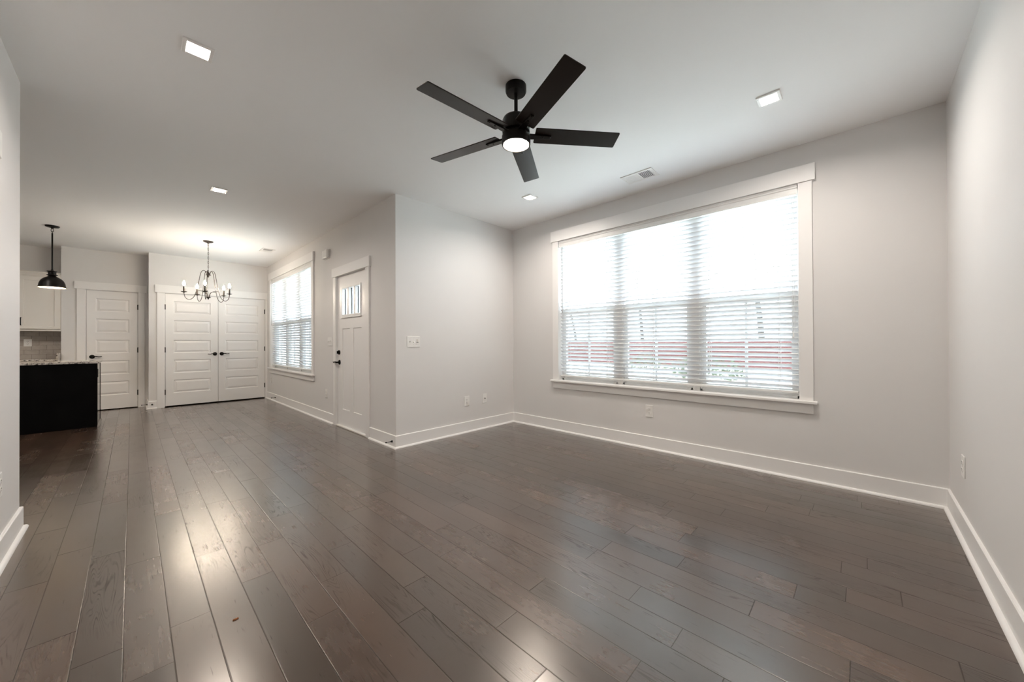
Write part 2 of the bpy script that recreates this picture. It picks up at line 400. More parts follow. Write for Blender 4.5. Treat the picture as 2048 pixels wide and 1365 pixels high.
# ------------------------------------------------------------------ windows (three double-hung units each)
def make_window(name, label, xw, y0, y1):
    f = FX(xw)
    b = MB()                                               # jamb extension boards lining the opening
    bx(b, f, y0 - JB, y0, -T, 0.0, WIN_Z0 - JB, WIN_Z1 + JB); bx(b, f, y1, y1 + JB, -T, 0.0, WIN_Z0 - JB, WIN_Z1 + JB)
    bx(b, f, y0, y1, -T, 0.0, WIN_Z1, WIN_Z1 + JB)
    root = struct(b.build(name, m_trim), label, 'window')
    c = MB(); bx(c, f, y0 - 0.09, y0, 0, 0.019, WIN_Z0, WIN_Z1); c.build('casing', m_trim, root, 0.002)
    c = MB(); bx(c, f, y1, y1 + 0.09, 0, 0.019, WIN_Z0, WIN_Z1); c.build('casing', m_trim, root, 0.002)
    c = MB(); bx(c, f, y0 - 0.11, y1 + 0.11, 0, 0.030, WIN_Z1, WIN_Z1 + 0.135); c.build('head_casing', m_trim, root, 0.002)
    c = MB(); bx(c, f, y0 - 0.115, y1 + 0.115, 0, 0.052, WIN_Z0 - 0.024, WIN_Z0); bx(c, f, y0, y1, -T, 0, WIN_Z0 - 0.024, WIN_Z0)
    c.build('sill', m_trim, root, 0.005)
    c = MB(); bx(c, f, y0 - 0.09, y1 + 0.09, 0, 0.019, WIN_Z0 - 0.105, WIN_Z0 - 0.024); c.build('apron', m_trim, root, 0.002)
    n = 3; step = (y1 - y0) / n; zm = 1.525
    for k in (1, 2):
        c = MB(); bx(c, f, y0 + k * step - 0.032, y0 + k * step + 0.032, -T, -0.062, WIN_Z0, WIN_Z1); c.build('mullion', m_vinyl, root, 0.002)
    for k in range(n):
        a = y0 + k * step + (0.032 if k else 0.0); e = y0 + (k + 1) * step - (0.032 if k < n - 1 else 0.0)
        c = MB()
        for q in ((a, a + 0.022), (e - 0.022, e)): bx(c, f, q[0], q[1], -T, -0.07, WIN_Z0, WIN_Z1)
        bx(c, f, a, e, -T, -0.07, WIN_Z1 - 0.022, WIN_Z1); bx(c, f, a, e, -T, -0.07, WIN_Z0, WIN_Z0 + 0.022)
        fr = c.build('window_frame', m_vinyl, root, 0.002)
        a += 0.022; e -= 0.022; mid = (a + e) / 2
        for nm, z0, z1, d0, d1 in (('lower_sash', WIN_Z0 + 0.022, zm + 0.03, -0.105, -0.075), ('upper_sash', zm - 0.03, WIN_Z1 - 0.022, -0.137, -0.107)):
            c = MB(); st = 0.036
            for q in ((a, a + st), (e - st, e)): bx(c, f, q[0], q[1], d0, d1, z0, z1)
            bx(c, f, a + st, e - st, d0, d1, z0, z0 + (0.055 if nm == 'lower_sash' else 0.04)); bx(c, f, a + st, e - st, d0, d1, z1 - 0.04, z1)
            bx(c, f, mid - 0.011, mid + 0.011, d0 + 0.008, d1 - 0.004, z0 + 0.04, z1 - 0.04)
            sa = c.build(nm, m_vinyl, fr, 0.002)
        c = MB(); bx(c, f, a + st, e - st, -0.092, -0.089, WIN_Z0 + 0.077, zm - 0.01); bx(c, f, a + st, e - st, -0.124, -0.121, zm + 0.01, WIN_Z1 - 0.062)
        c.build('glass_panes', m_glass, fr)
        c = MB(); bx(c, f, a + 0.005, e - 0.005, -T - 0.004, -T - 0.002, WIN_Z0 + 0.02, zm); c.build('insect_screen', m_screen, fr)
    return root
make_window('window_1', 'large triple double-hung window with white craftsman trim', XW, *WIN1)
make_window('window_2', 'smaller triple window on the entry wall past the front door', XD, *WIN2)

TILT = math.radians(33)
def make_blind(label, xw, y0, y1, wand_far):
    f = FX(xw)
    root = thing('window_blind', label, 'blind', (xw + 0.035, (y0 + y1) / 2, WIN_Z0), 0, 'white slatted window blinds')
    org = root.location.copy()
    g = 0.009; a, e = y0 + g, y1 - g
    def P(b, name, mat, bev=0.0, sm=False): return b.build(name, mat, root, bev, sm, origin=org)
    prof = [(-0.008, 2.343), (0.004, 2.343), (0.004, 2.352), (0.000, 2.358), (0.000, 2.392), (0.005, 2.400), (0.005, 2.408), (0.011, 2.416), (0.011, 2.424), (-0.008, 2.424)]
    b = MB(); b.prism(prof, lambda d, z: f(a - 0.004, d, z), lambda d, z: f(e + 0.004, d, z)); P(b, 'valance', m_vinyl)
    b = MB(); bx(b, f, a, e, -0.062, -0.012, 2.378, 2.420); P(b, 'headrail', m_vinyl)
    pitch = 0.0436; n = 37; hw = 0.0252; top = 2.322
    b = MB()
    for i in range(n):
        z = top - i * pitch
        pts = []
        for k in range(5):
            s = -hw + 2 * hw * k / 4; bow = 0.0022 * (1 - (s / hw) ** 2)
            for th in (0.0021, -0.0021):
                d = s * math.cos(TILT) - (bow + th) * math.sin(TILT); zz = s * math.sin(TILT) + (bow + th) * math.cos(TILT)
                pts.append((d - 0.036, z + zz))
        poly = pts[0::2] + pts[1::2][::-1]
        b.prism(poly, lambda d, zq: f(a, d, zq), lambda d, zq: f(e, d, zq))
    so = P(b, 'slats', m_slat, 0, True)
    so.data.materials.append(m_vinyl)                      # the edge that faces the room is opaque
    for p in so.data.polygons:
        if p.normal.x < -0.6 and p.area < 0.03 and abs(p.normal.z) > 0.3 and len(p.vertices) == 4:
            zs_ = [so.data.vertices[v].co for v in p.vertices]; wd = min((zs_[0] - zs_[1]).length, (zs_[1] - zs_[2]).length)
            if wd < 0.006: p.material_index = 1
    zb = top - n * pitch
    b = MB(); bx(b, f, a, e, -0.060, -0.012, zb - 0.012, zb + 0.008); P(b, 'bottom_rail', m_vinyl, 0.004)
    L = e - a
    for q in (0.05, 0.275, 0.5, 0.725, 0.95):
        y = a + L * q
        b = MB()
        for d in (-0.0105, -0.0605): b.tube([f(y, d, 2.38), f(y, d, zb)], 0.0011, 5)
        b.tube([f(y + 0.012, -0.036, 2.38), f(y + 0.012, -0.036, zb)], 0.0011, 5)
        P(b, 'ladder_cord', m_vinyl)
    yw = e - 0.045
    b = MB(); b.tube([f(yw, 0.004, 2.345), f(yw, 0.006, 2.30), f(yw, 0.007, 1.50)], 0.0042, 8); P(b, 'tilt_wand', m_strip)
    b = MB()
    for dy in (0.02, 0.032): b.tube([f(a + dy, 0.003, 2.345), f(a + dy, 0.004, 1.2)], 0.0013, 5)
    b.lathe([(0.0, 1.155), (0.007, 1.165), (0.004, 1.2), (0.0, 1.205)], f(a + 0.026, 0.004, 0), 10)
    P(b, 'lift_cord', m_vinyl)
    return root
make_blind('wide white two-inch slat blind covering the large triple window', XW, *WIN1, True)
make_blind('white slat blind covering the smaller window past the front door', XD, *WIN2, True)

# ------------------------------------------------------------------ doors
def raised_panel_door(name, label, yw, x0, x1, z0, z1, rows, stile=0.106):
    f = FY(yw); b = MB(); t = 0.034
    pu0, pu1 = x0 + stile, x1 - stile
    bx(b, f, x0, pu0, -t, 0, z0, z1); bx(b, f, pu1, x1, -t, 0, z0, z1)
    zs = [z0] + [v for r in rows for v in r] + [z1]
    for i in range(0, len(zs), 2): bx(b, f, pu0, pu1, -t, 0, zs[i], zs[i + 1])
    for a, c in rows:
        b.rings(pu0, pu1, a, c, [(0, 0), (0.006, -0.002), (0.014, -0.011), (0.020, -0.011), (0.048, -0.003), (0.050, -0.003)], f)
        bx(b, f, pu0, pu1, -t, -0.02, a, c)
    return struct(b.build(name, m_door), label, 'door')
ROWS = [(0.245, 0.487), (0.607, 0.850), (0.972, 1.208), (1.328, 1.570), (1.690, 1.918)]
def door_hinges(door, f, u, zs):
    for z in zs:
        b = MB(); bx(b, f, u - 0.011, u + 0.011, -0.002, 0.003, z - 0.047, z + 0.047)
        b.lathe([(0.0065, z - 0.047), (0.0065, z + 0.047)], f(u, 0.005, 0), 10)
        part(b.build('hinge', m_black, door), 'black hinge')
def lever_handle(door, f, u, z, direction):
    b = MB(); x, y, zz = f(u, 0, z)
    n = Vector(f(0, 1, 0)) - Vector(f(0, 0, 0)); t = Vector(f(1, 0, 0)) - Vector(f(0, 0, 0)); c0 = Vector(f(u, 0, z))
    def P(a, d, h): return c0 + t * a * direction + n * d + Vector((0, 0, h))
    seg = 28                                       # round rose, domed
    pr = [(0.033, 0.0), (0.033, 0.006), (0.028, 0.011), (0.014, 0.014), (0.011, 0.018), (0.011, 0.045)]
    pts = []; F = []
    for r, d in pr:
        for k in range(seg):
            a = 2 * PI * k / seg; pts.append(P(r * math.cos(a), d, r * math.sin(a)))
    for i in range(len(pr) - 1):
        for k in range(seg): F.append((i * seg + k, i * seg + (k + 1) % seg, (i + 1) * seg + (k + 1) % seg, (i + 1) * seg + k))
    b.add(pts, F)
    b.tube([P(-0.012, 0.048, 0.0), P(0.01, 0.05, 0.003), P(0.04, 0.05, 0.006), P(0.075, 0.048, -0.002), P(0.10, 0.046, -0.001), P(0.112, 0.045, 0.003)], [0.011, 0.011, 0.0085, 0.0075, 0.007, 0.006], 12)
    return part(b.build('lever_handle', m_black, door, smooth=True), 'black curved lever handle on a round rose')

YDF = YC + 0.006
dl = raised_panel_door('door_2', 'left leaf of the white double closet doors', YDF, 0.4145, 1.1545, 0.022, 2.044, ROWS)
dr = raised_panel_door('door_3', 'right leaf of the white double closet doors', YDF, 1.1595, 1.9175, 0.022, 2.044, ROWS)
fY = FY(YDF)
door_hinges(dl, fY, 0.408, (1.80, 1.03, 0.27)); door_hinges(dr, fY, 1.9245, (1.80, 1.03, 0.27))
lever_handle(dl, fY, 1.109, 0.942, -1); lever_handle(dr, fY, 1.212, 0.942, 1)
YPF = YP + 0.006
dp = raised_panel_door('door_4', 'single white five panel door behind the kitchen island', YPF, -0.5285, 0.0715, 0.016, 2.054, [(a + 0.006, c + 0.006) for a, c in ROWS], 0.100)
fP = FY(YPF)
door_hinges(dp, fP, 0.0785, (1.80, 1.03, 0.27)); lever_handle(dp, fP, -0.466, 0.925, 1)
b = MB(); bx(b, fP, -0.5385, -0.531, -0.004, 0.001, 0.895, 0.955); part(b.build('strike_plate', m_black, dp), 'black latch plate')

def casing_y(name, label, yw, x0, x1, ztop, l=0.098, r=0.098, hl=0.028, hr=0.028, hz=0.135):
    f = FY(yw); b = MB()
    bx(b, f, x0 - l, x0, 0, 0.019, 0, ztop); o = struct(b.build(name, m_trim, None, 0.002), label, 'trim')
    b = MB(); bx(b, f, x1, x1 + r, 0, 0.019, 0, ztop); b.build('casing', m_trim, o, 0.002)
    b = MB(); bx(b, f, x0 - l - hl, x1 + r + hr, 0, 0.028, ztop, ztop + hz); b.build('head_casing', m_trim, o, 0.002)
    b = MB(); bx(b, f, x0 - 0.0, x0 + 0.006, -0.11, 0, 0, ztop); bx(b, f, x1 - 0.006, x1, -0.11, 0, 0, ztop); bx(b, f, x0, x1, -0.11, 0, ztop - 0.006, ztop)
    b.build('door_jamb', m_trim, o)
    return o
casing_y('trim_1', 'white craftsman trim around the double closet doors', YC, 0.405, 1.927, 2.053, r=0.036, hr=0.0)
casing_y('trim_2', 'white craftsman trim around the single panel door', YP, -0.538, 0.081, 2.062, l=0.096, r=0.080, hl=0.026, hr=0.026, hz=0.127)

# front door
f = FX(XD + 0.012); b = MB(); t = 0.044
A, E = 4.322, 5.238; z0, z1 = 0.024, 2.043
LA, LE, LZ0, LZ1 = 4.492, 5.086, 1.492, 1.888      # glazed opening
PA, PE, PZ0, PZ1 = 4.487, 5.082, 0.240, 1.330
MID = 4.785
bx(b, f, A, PA, -t, 0, z0, z1); bx(b, f, PE, E, -t, 0, z0, z1)
bx(b, f, PA, PE, -t, 0, z0, PZ0); bx(b, f, PA, PE, -t, 0, PZ1, LZ0); bx(b, f, PA, PE, -t, 0, LZ1, z1)
bx(b, f, MID - 0.056, MID + 0.056, -t, 0, PZ0, PZ1)
for a, c in ((PA, MID - 0.056), (MID + 0.056, PE)):
    b.rings(a, c, PZ0, PZ1, [(0, 0), (0.003, -0.010), (0.006, -0.010)], f); bx(b, f, a, c, -t, -0.012, PZ0, PZ1)
fd = struct(b.build('door_1', m_door), 'white craftsman front door with three narrow glass lites', 'door')
b = MB(); k = 0.024
for q in ((LA, LA + k), (LE - k, LE)): bx(b, f, q[0], q[1], -t - 0.008, 0.010, LZ0, LZ1)
bx(b, f, LA + k, LE - k, -t - 0.008, 0.010, LZ1 - k, LZ1); bx(b, f, LA + k, LE - k, -t - 0.008, 0.010, LZ0, LZ0 + k)
lw = (LE - LA - 2 * k - 2 * 0.062) / 3
bars = []
for i in (1, 2):
    u = LA + k + i * lw + (i - 1) * 0.062; bars.append(u); bx(b, f, u, u + 0.062, -t - 0.006, 0.004, LZ0 + k, LZ1 - k)
lf = b.build('lite_frame', m_vinyl, fd, 0.003)
b = MB(); bx(b, f, LA + k, LE - k, -0.043, -0.039, LZ0 + k, LZ1 - k); b.build('lite_glass', m_glass, lf)
b = MB()
for u in bars + [LE - k]: bx(b, f, u - 0.012, u, -0.039, -0.033, LZ0 + k, LZ1 - k)
part(b.build('glazing_strip', m_gasket, lf), 'dark grey strip beside the glass')
b = MB(); bx(b, f, LA - 0.012, LE + 0.012, 0, 0.016, LZ0 - 0.022, LZ0 - 0.002); b.build('lite_shelf', m_door, fd, 0.003)
lever_handle(fd, f, 5.176, 0.872, 1)
b = MB(); b.lathe([(0.0, 0.0), (0.031, 0.0), (0.031, 0.010), (0.026, 0.016), (0.0, 0.018)], (0, 0, 0), 28, 'X')
b.v = [(XD + 0.012 - x, 5.186 + y, 1.008 + zz) for x, y, zz in b.v]
bx(b, f, 5.182, 5.190, 0.016, 0.034, 0.990, 1.026)
part(b.build('deadbolt', m_black, fd, smooth=True), 'black round deadbolt turn')
for z in (1.86, 1.05, 0.24):
    b = MB(); bx(b, f, 4.318, 4.328, -0.002, 0.003, z - 0.05, z + 0.05); b.lathe([(0.006, z - 0.05), (0.006, z + 0.05)], f(4.321, 0.004, 0), 10)
    b.build('hinge', m_trim, fd)
f = FX(XD); b = MB()
bx(b, f, 5.243, 5.330, 0, 0.019, 0, 2.048); o = struct(b.build('trim_3', m_trim, None, 0.002), 'white craftsman trim around the front door', 'trim')
b = MB(); bx(b, f, 4.222, 4.317, 0, 0.019, 0, 2.048); b.build('casing', m_trim, o, 0.002)
b = MB(); bx(b, f, 4.194, 5.354, 0, 0.028, 2.048, 2.170); b.build('head_casing', m_trim, o, 0.002)
b = MB(); bx(b, f, 4.300, 4.320, -T, 0, 0, 2.06); bx(b, f, 5.240, 5.260, -T, 0, 0, 2.06); bx(b, f, 4.320, 5.240, -T, 0, 2.046, 2.06); b.build('door_jamb', m_trim, o)
b = MB(); bx(b, f, 4.320, 5.240, -T, 0.018, 0.0, 0.018); part(b.build('threshold', m_alu, o, 0.004), 'pale metal threshold')

# ------------------------------------------------------------------ wall plates
def frame_thing(name, label, cat, f, u, z, group=None):
    return thing(name, label, cat, f(u, 0, z), 0, group)
def outlet(label, f, u, z, group='white duplex wall outlets'):
    r = frame_thing('wall_outlet', label, 'outlet', f, u, z, group); o = r.location.copy()
    b = MB(); bx(b, f, u - 0.040, u + 0.040, 0, 0.006, z - 0.0625, z + 0.0625); b.build('cover_plate', m_plate, r, 0.003, origin=o)
    for s in (-1, 1):
        zc = z + s * 0.0205; b = MB(); n = 20; pts = []
        for k in range(n):
            a = 2 * PI * k / n; pts.append((0.0172 * math.cos(a), max(-0.0135, min(0.0135, 0.0172 * math.sin(a)))))
        b.prism(pts, lambda p, q: f(u + p, 0.004, zc + q), lambda p, q: f(u + p, 0.0085, zc + q))
        fc = b.build('receptacle', m_plate, r, 0.0006, origin=o)
        b = MB()
        for du, hh in ((-0.0064, 0.0045), (0.0064, 0.0038)): bx(b, f, u + du - 0.0013, u + du + 0.0013, 0.008, 0.0089, zc + 0.001 - hh + 0.003, zc + 0.001 + hh + 0.003)
        b.tube([f(u, 0.008, zc - 0.0075), f(u, 0.0089, zc - 0.0075)], 0.0026, 10)
        part(b.build('socket_slots', m_slot, fc, origin=o), 'dark slots')
    b = MB(); b.tube([f(u, 0.005, z), f(u, 0.0072, z)], 0.003, 10); b.build('screw', m_plate, r, origin=o)
    return r
outlet('white duplex outlet below the large window', FX(XW), 1.628, 0.398)
outlet('white duplex outlet left of the small cable plate near the corner', FY(YS), 2.933, 0.393)
outlet('white duplex outlet on the right wall near the corner', FYP(YR), 3.318, 0.404)
outlet('white duplex outlet left of the front door, low on the wall', FX(XD), 5.630, 0.402)
outlet('white duplex outlet beneath the smaller window near the closet', FX(XD), 8.668, 0.400)
outlet('white duplex outlet on the left wall end', FXP(XL), 3.222, 0.402)
def tile_outlet():
    f = FY(YK - 0.010); u, z = -1.163, 1.165
    r = frame_thing('wall_outlet', 'square white outlet plate on the tiled backsplash', 'outlet', f, u, z); o = r.location.copy()
    b = MB(); bx(b, f, u - 0.040, u + 0.040, 0, 0.006, z - 0.058, z + 0.058); b.build('cover_plate', m_plate, r, 0.003, origin=o)
    b = MB(); bx(b, f, u - 0.017, u + 0.017, 0.005, 0.008, z - 0.034, z + 0.034); rc = b.build('receptacle', m_plate, r, 0.001, origin=o)
    b = MB()
    for zc in (z - 0.017, z + 0.019):
        for du in (-0.0062, 0.0062): bx(b, f, u + du - 0.0013, u + du + 0.0013, 0.0078, 0.0086, zc - 0.005, zc + 0.005)
        b.tube([f(u, 0.0078, zc - 0.010), f(u, 0.0086, zc - 0.010)], 0.0025, 10)
    part(b.build('socket_slots', m_slot, rc, origin=o), 'dark slots')
tile_outlet()
def cable_plate():
    f = FY(YS); u, z = 3.236, 0.395
    r = frame_thing('cable_plate', 'small white cable plate with one dark jack near the corner', 'wall plate', f, u, z); o = r.location.copy()
    b = MB(); bx(b, f, u - 0.036, u + 0.036, 0, 0.006, z - 0.0605, z + 0.0605); b.build('cover_plate', m_plate, r, 0.003, origin=o)
    b = MB(); b.tube([f(u, 0.005, z), f(u, 0.014, z)], 0.0062, 12); part(b.build('coaxial_jack', m_black, r, origin=o), 'dark jack')
cable_plate()
def blank_plate():
    f = FXP(XL); u, z = 3.198, 2.172
    r = frame_thing('blank_plate', 'white blank cover plate high on the left wall', 'wall plate', f, u, z); o = r.location.copy()
    b = MB(); bx(b, f, u - 0.042, u + 0.042, 0, 0.007, z - 0.068, z + 0.068); b.build('cover_plate', m_plate, r, 0.003, origin=o)
blank_plate()
def switch_plate(label, f, u, z, toggles, slider=None):
    r = frame_thing('switch_plate', label, 'light switch', f, u, z, 'white three-gang switch plates'); o = r.location.copy()
    b = MB(); bx(b, f, u - 0.0815, u + 0.0815, 0, 0.006, z - 0.0615, z + 0.0615); b.build('cover_plate', m_plate, r, 0.003, origin=o)
    for q in toggles:
        b = MB(); bx(b, f, u + q - 0.0055, u + q + 0.0055, 0.004, 0.0065, z - 0.0125, z + 0.0125)
        bz = b.build('toggle_bezel', m_alu, r, origin=o)
        b = MB(); s = 1 if q < 0 else -1
        b.add([f(u + q + du, d, z + zz) for du in (-0.004, 0.004) for d, zz in ((0.006, -0.006), (0.006, 0.006), (0.018, 0.010 * s + 0.004), (0.018, 0.010 * s - 0.004))],
              [(0, 1, 2, 3), (7, 6, 5, 4), (0, 4, 5, 1), (1, 5, 6, 2), (2, 6, 7, 3), (3, 7, 4, 0)])
        b.build('toggle', m_plate, r, origin=o)
        for zz in (-0.030, 0.030):
            b = MB(); b.tube([f(u + q, 0.0055, z + zz), f(u + q, 0.0072, z + zz)], 0.003, 10); b.build('screw', m_alu, r, origin=o)
    if slider is not None:
        q = slider
        b = MB(); bx(b, f, u + q - 0.0165, u + q + 0.0165, 0.005, 0.0075, z - 0.0335, z + 0.0335); b.build('control_module', m_plate, r, 0.0008, origin=o)
        b = MB(); bx(b, f, u + q - 0.010, u + q + 0.0105, 0.007, 0.0085, z - 0.0, z + 0.028); bx(b, f, u + q + 0.006, u + q + 0.0095, 0.008, 0.0095, z + 0.004, z + 0.026)
        part(b.build('dimmer_slider', m_alu, r, origin=o), 'grey slide control')
        b = MB(); bx(b, f, u + q - 0.012, u + q + 0.012, 0.007, 0.0115, z - 0.009, z - 0.003); part(b.build('control_gap', m_slot, r, origin=o), 'dark gap')
switch_plate('white triple switch plate with slide control on the pale corner wall', FY(YS), 2.1765, 1.1445, (-0.046, 0.0), 0.046)
switch_plate('white triple toggle switch plate beside the front door', FX(XD), 5.487, 1.160, (-0.046, 0.0, 0.046))

# door chime box
f = FX(XD)
r = thing('door_chime', 'white door chime box high on the wall left of the front door', 'door chime', (XD, 5.578, 2.42)); o = r.location.copy()
b = MB(); bx(b, f, 5.478, 5.680, 0, 0.010, 2.355, 2.485); b.build('backplate', m_plate, r, 0.003, origin=o)
b = MB(); bx(b, f, 5.484, 5.676, 0.010, 0.050, 2.358, 2.482); b.build('cover', m_plate, r, 0.016, True, origin=o, segs=4)

# spring door stops
def door_stop(label, p, n):
    p = Vector(p); n = Vector(n)
    r = thing('door_stop', label, 'door stop', p, 0, 'small black door stops on the baseboards'); o = r.location.copy()
    b = MB(); b.tube([p, p + n * 0.004, p + n * 0.012, p + n * 0.02], [0.0125, 0.0125, 0.009, 0.005], 14); b.build('mounting_cup', m_black, r, smooth=True, origin=o)
    b = MB(); b.tube([p + n * 0.018, p + n * 0.066], 0.0034, 10); b.build('rod', m_black, r, smooth=True, origin=o)
    b = MB(); b.tube([p + n * 0.064, p + n * 0.068, p + n * 0.076, p + n * 0.078], [0.005, 0.0075, 0.0075, 0.005], 12); b.build('tip', m_black, r, smooth=True, origin=o)
door_stop('black door stop on the baseboard at the near wall corner, right of the front door', (XD - BT, 3.672, 0.068), (-1, 0, 0))
door_stop('black door stop on the baseboard under the smaller window', (XD - BT, 8.30, 0.075), (-1, 0, 0))
door_stop('black door stop reaching toward the single panel door', (XC - BT, 9.05, 0.072), (-1, 0, 0))
door_stop('black door stop facing out left of the double closet doors', (0.246, YC - BT, 0.075), (0, -1, 0))

# ------------------------------------------------------------------ ceiling fan
FC = Vector((1.667, 1.555, H))
fan = thing('ceiling_fan', 'dark bronze five-blade ceiling fan with a lit round lamp', 'ceiling fan', FC)
MB().lathe([(0.060, 0.0), (0.065, -0.004), (0.065, -0.040), (0.060, -0.050), (0.018, -0.052)], (0, 0, 0), 40).build('canopy', m_bronze, fan, smooth=True)
MB().lathe([(0.0115, -0.05), (0.0115, -0.198)], (0, 0, 0), 20).build('downrod', m_bronze, fan, smooth=True)
MB().lathe([(0.0, -0.178), (0.030, -0.180), (0.060, -0.186), (0.078, -0.197), (0.086, -0.213), (0.086, -0.284), (0.080, -0.288)], (0, 0, -0.0125), 44).build('motor_housing', m_bronze, fan, smooth=True)
MB().lathe([(0.070, -0.286), (0.072, -0.302), (0.089, -0.310), (0.090, -0.356), (0.087, -0.364), (0.080, -0.364), (0.079, -0.345), (0.0, -0.345)], (0, 0, -0.0125), 44, cap=False).build('light_housing', m_bronze, fan, smooth=True)
lens_area = PI * 0.078 ** 2
m_fanlight = emitter('fan_lamp_glow', (1.0, 0.84, 0.66), FAN_W / (PI * lens_area))
part(MB().lathe([(0.0785, -0.355), (0.060, -0.360), (0.030, -0.362), (0.0, -0.3625)], (0, 0, -0.0125), 40).build('lamp_lens', m_fanlight, fan, smooth=True), 'glowing warm white lens')
ZB = 2.4352 - H; BW = 0.1247; BP = -0.2019; BR = 0.6534
def blade_profile():
    pts = []; c = 0.008
    for (x, y, a0) in ((BR - c, BW / 2 - c, 0), (0.118 + c, BW / 2 - c, 90), (0.118 + c, -BW / 2 + c, 180), (BR - c, -BW / 2 + c, 270)):
        for k in range(5):
            a = math.radians(a0 + 22.5 * k); pts.append((x + c * math.cos(a), y + c * math.sin(a)))
    return pts
bp_ = blade_profile()
def tilt(x, y, z): return (x, y * math.cos(BP) - z * math.sin(BP), y * math.sin(BP) + z * math.cos(BP) + ZB)
blade0 = iron0 = None
for k in range(5):
    ang = math.radians(32.2 + 72 * k)
    if k == 0:
        b = MB(); b.prism(bp_, lambda x, y: tilt(x, y, -0.003), lambda x, y: tilt(x, y, 0.003)); blade0 = b.build('blade', m_blade, fan, 0.001)
        b = MB()
        b.add([tilt(x, y, z) for x, hw, zl in ((0.06, 0.020, -0.016), (0.12, 0.018, -0.014), (0.165, 0.014, -0.012), (0.222, 0.011, -0.010)) for y, z in ((-hw, zl), (hw, zl), (hw, -0.003), (-hw, -0.003))],
              [(0, 1, 2, 3), (15, 14, 13, 12)] + [(i * 4 + j, i * 4 + (j + 1) % 4, i * 4 + 4 + (j + 1) % 4, i * 4 + 4 + j) for i in range(3) for j in range(4)])
        b.tube([tilt(0.212, 0, -0.003), tilt(0.212, 0, -0.014)], 0.006, 12); b.tube([tilt(0.17, 0, -0.003), tilt(0.17, 0, -0.0165)], 0.005, 12)
        iron0 = b.build('blade_iron', m_bronze, fan, 0.0015)
        o1, o2 = blade0, iron0
    else:
        o1 = blade0.copy(); o2 = iron0.copy(); COL.objects.link(o1); COL.objects.link(o2)
    o1.rotation_euler = (0, 0, ang); o2.rotation_euler = (0, 0, ang)

# ------------------------------------------------------------------ recessed square lights
m_led = emitter('recessed_lamp_glow', (1.0, 0.93, 0.84), 12.0)
def recessed(x, y, label):
    r = thing('recessed_light', label, 'ceiling light', (x, y, H), 0, 'square recessed ceiling lights')
    b = MB(); s = 0.065; q = 0.047
    for x0, x1, y0, y1 in ((-s, -q, -s, s), (q, s, -s, s), (-q, q, -s, -q), (-q, q, q, s)): b.box(x0, x1, y0, y1, -0.010, 0.0)
    b.build('trim_frame', m_plate, r, 0.002)
    MB().box(-0.046, 0.046, -0.046, 0.046, -0.006, -0.002).build('lamp_diffuser', m_led, r)
    ld = bpy.data.lights.new('recessed_lamp', 'AREA'); ld.shape = 'SQUARE'; ld.size = 0.090; ld.energy = LED_W; ld.color = (1.0, 0.905, 0.815); ld.spread = math.radians(160)
    lo = bpy.data.objects.new('recessed_lamp', ld); COL.objects.link(lo); lo.parent = r; lo.location = (0, 0, -0.0075)
    return r
recessed(0.250, 2.610, 'square lit recessed light nearest the left wall')
recessed(2.925, 0.433, 'square lit recessed light near the right wall, beyond the fan')
recessed(0.628, 4.830, 'square lit recessed light in the hall, between the fan and chandelier')
recessed(3.050, 2.640, 'square lit recessed light by the far corner left of the large window')

recessed(-1.350, 7.000, 'added square fill light for the kitchen cabinets, unseen behind the left wall')  # lamp added out of view to brighten the visible cabinets
recessed(-2.700, 7.000, 'added square fill light for the kitchen, farthest left and unseen')  # second added lamp, also unseen, gives the kitchen more light

# ------------------------------------------------------------------ ceiling vents
def vent(x0, x1, y0, y1, label):
    cx, cy = (x0 + x1) / 2, (y0 + y1) / 2
    r = thing('ceiling_vent', label, 'air vent', (cx, cy, H), 0, 'white ceiling air registers'); hx, hy = (x1 - x0) / 2, (y1 - y0) / 2
    ix, iy = hx - 0.030, hy - 0.034
    b = MB()
    for a in ((-hx, -ix, -hy, hy), (ix, hx, -hy, hy), (-ix, ix, -hy, -iy), (-ix, ix, iy, hy), (-ix, ix, -0.008, 0.008)): b.box(*a, -0.007, 0.0)
    b.build('vent_frame', m_plate, r, 0.002)
    part(MB().box(-ix, ix, -iy, iy, -0.0012, -0.0002).build('duct_opening', m_duct, r), 'dark duct opening')
    for s in (-1, 1):
        b = MB(); n = 8; span = iy - 0.008
        for i in range(n):
            y = s * (0.008 + span * (i + 0.5) / n); lean = s * 0.0065
            b.add([(xx, y + dy * lean + t, z) for xx in (-ix, ix) for dy, z in ((-1, -0.0015), (1, -0.0085)) for t in (-0.0008, 0.0008)],
                  [(0, 1, 3, 2), (4, 6, 7, 5), (0, 4, 5, 1), (2, 3, 7, 6), (0, 2, 6, 4), (1, 5, 7, 3)])
        b.build('louver_bank', m_plate, r)
    for y in (-hy + 0.017, hy - 0.017):
        b = MB(); b.tube([(0, y, -0.006), (0, y, -0.009)], 0.004, 10); b.build('screw', m_alu, r)
vent(3.312, 3.512, 1.392, 1.698, 'white ceiling vent above the large window')
vent(1.520, 1.705, 7.250, 7.510, 'white ceiling vent in the hall near the closet')

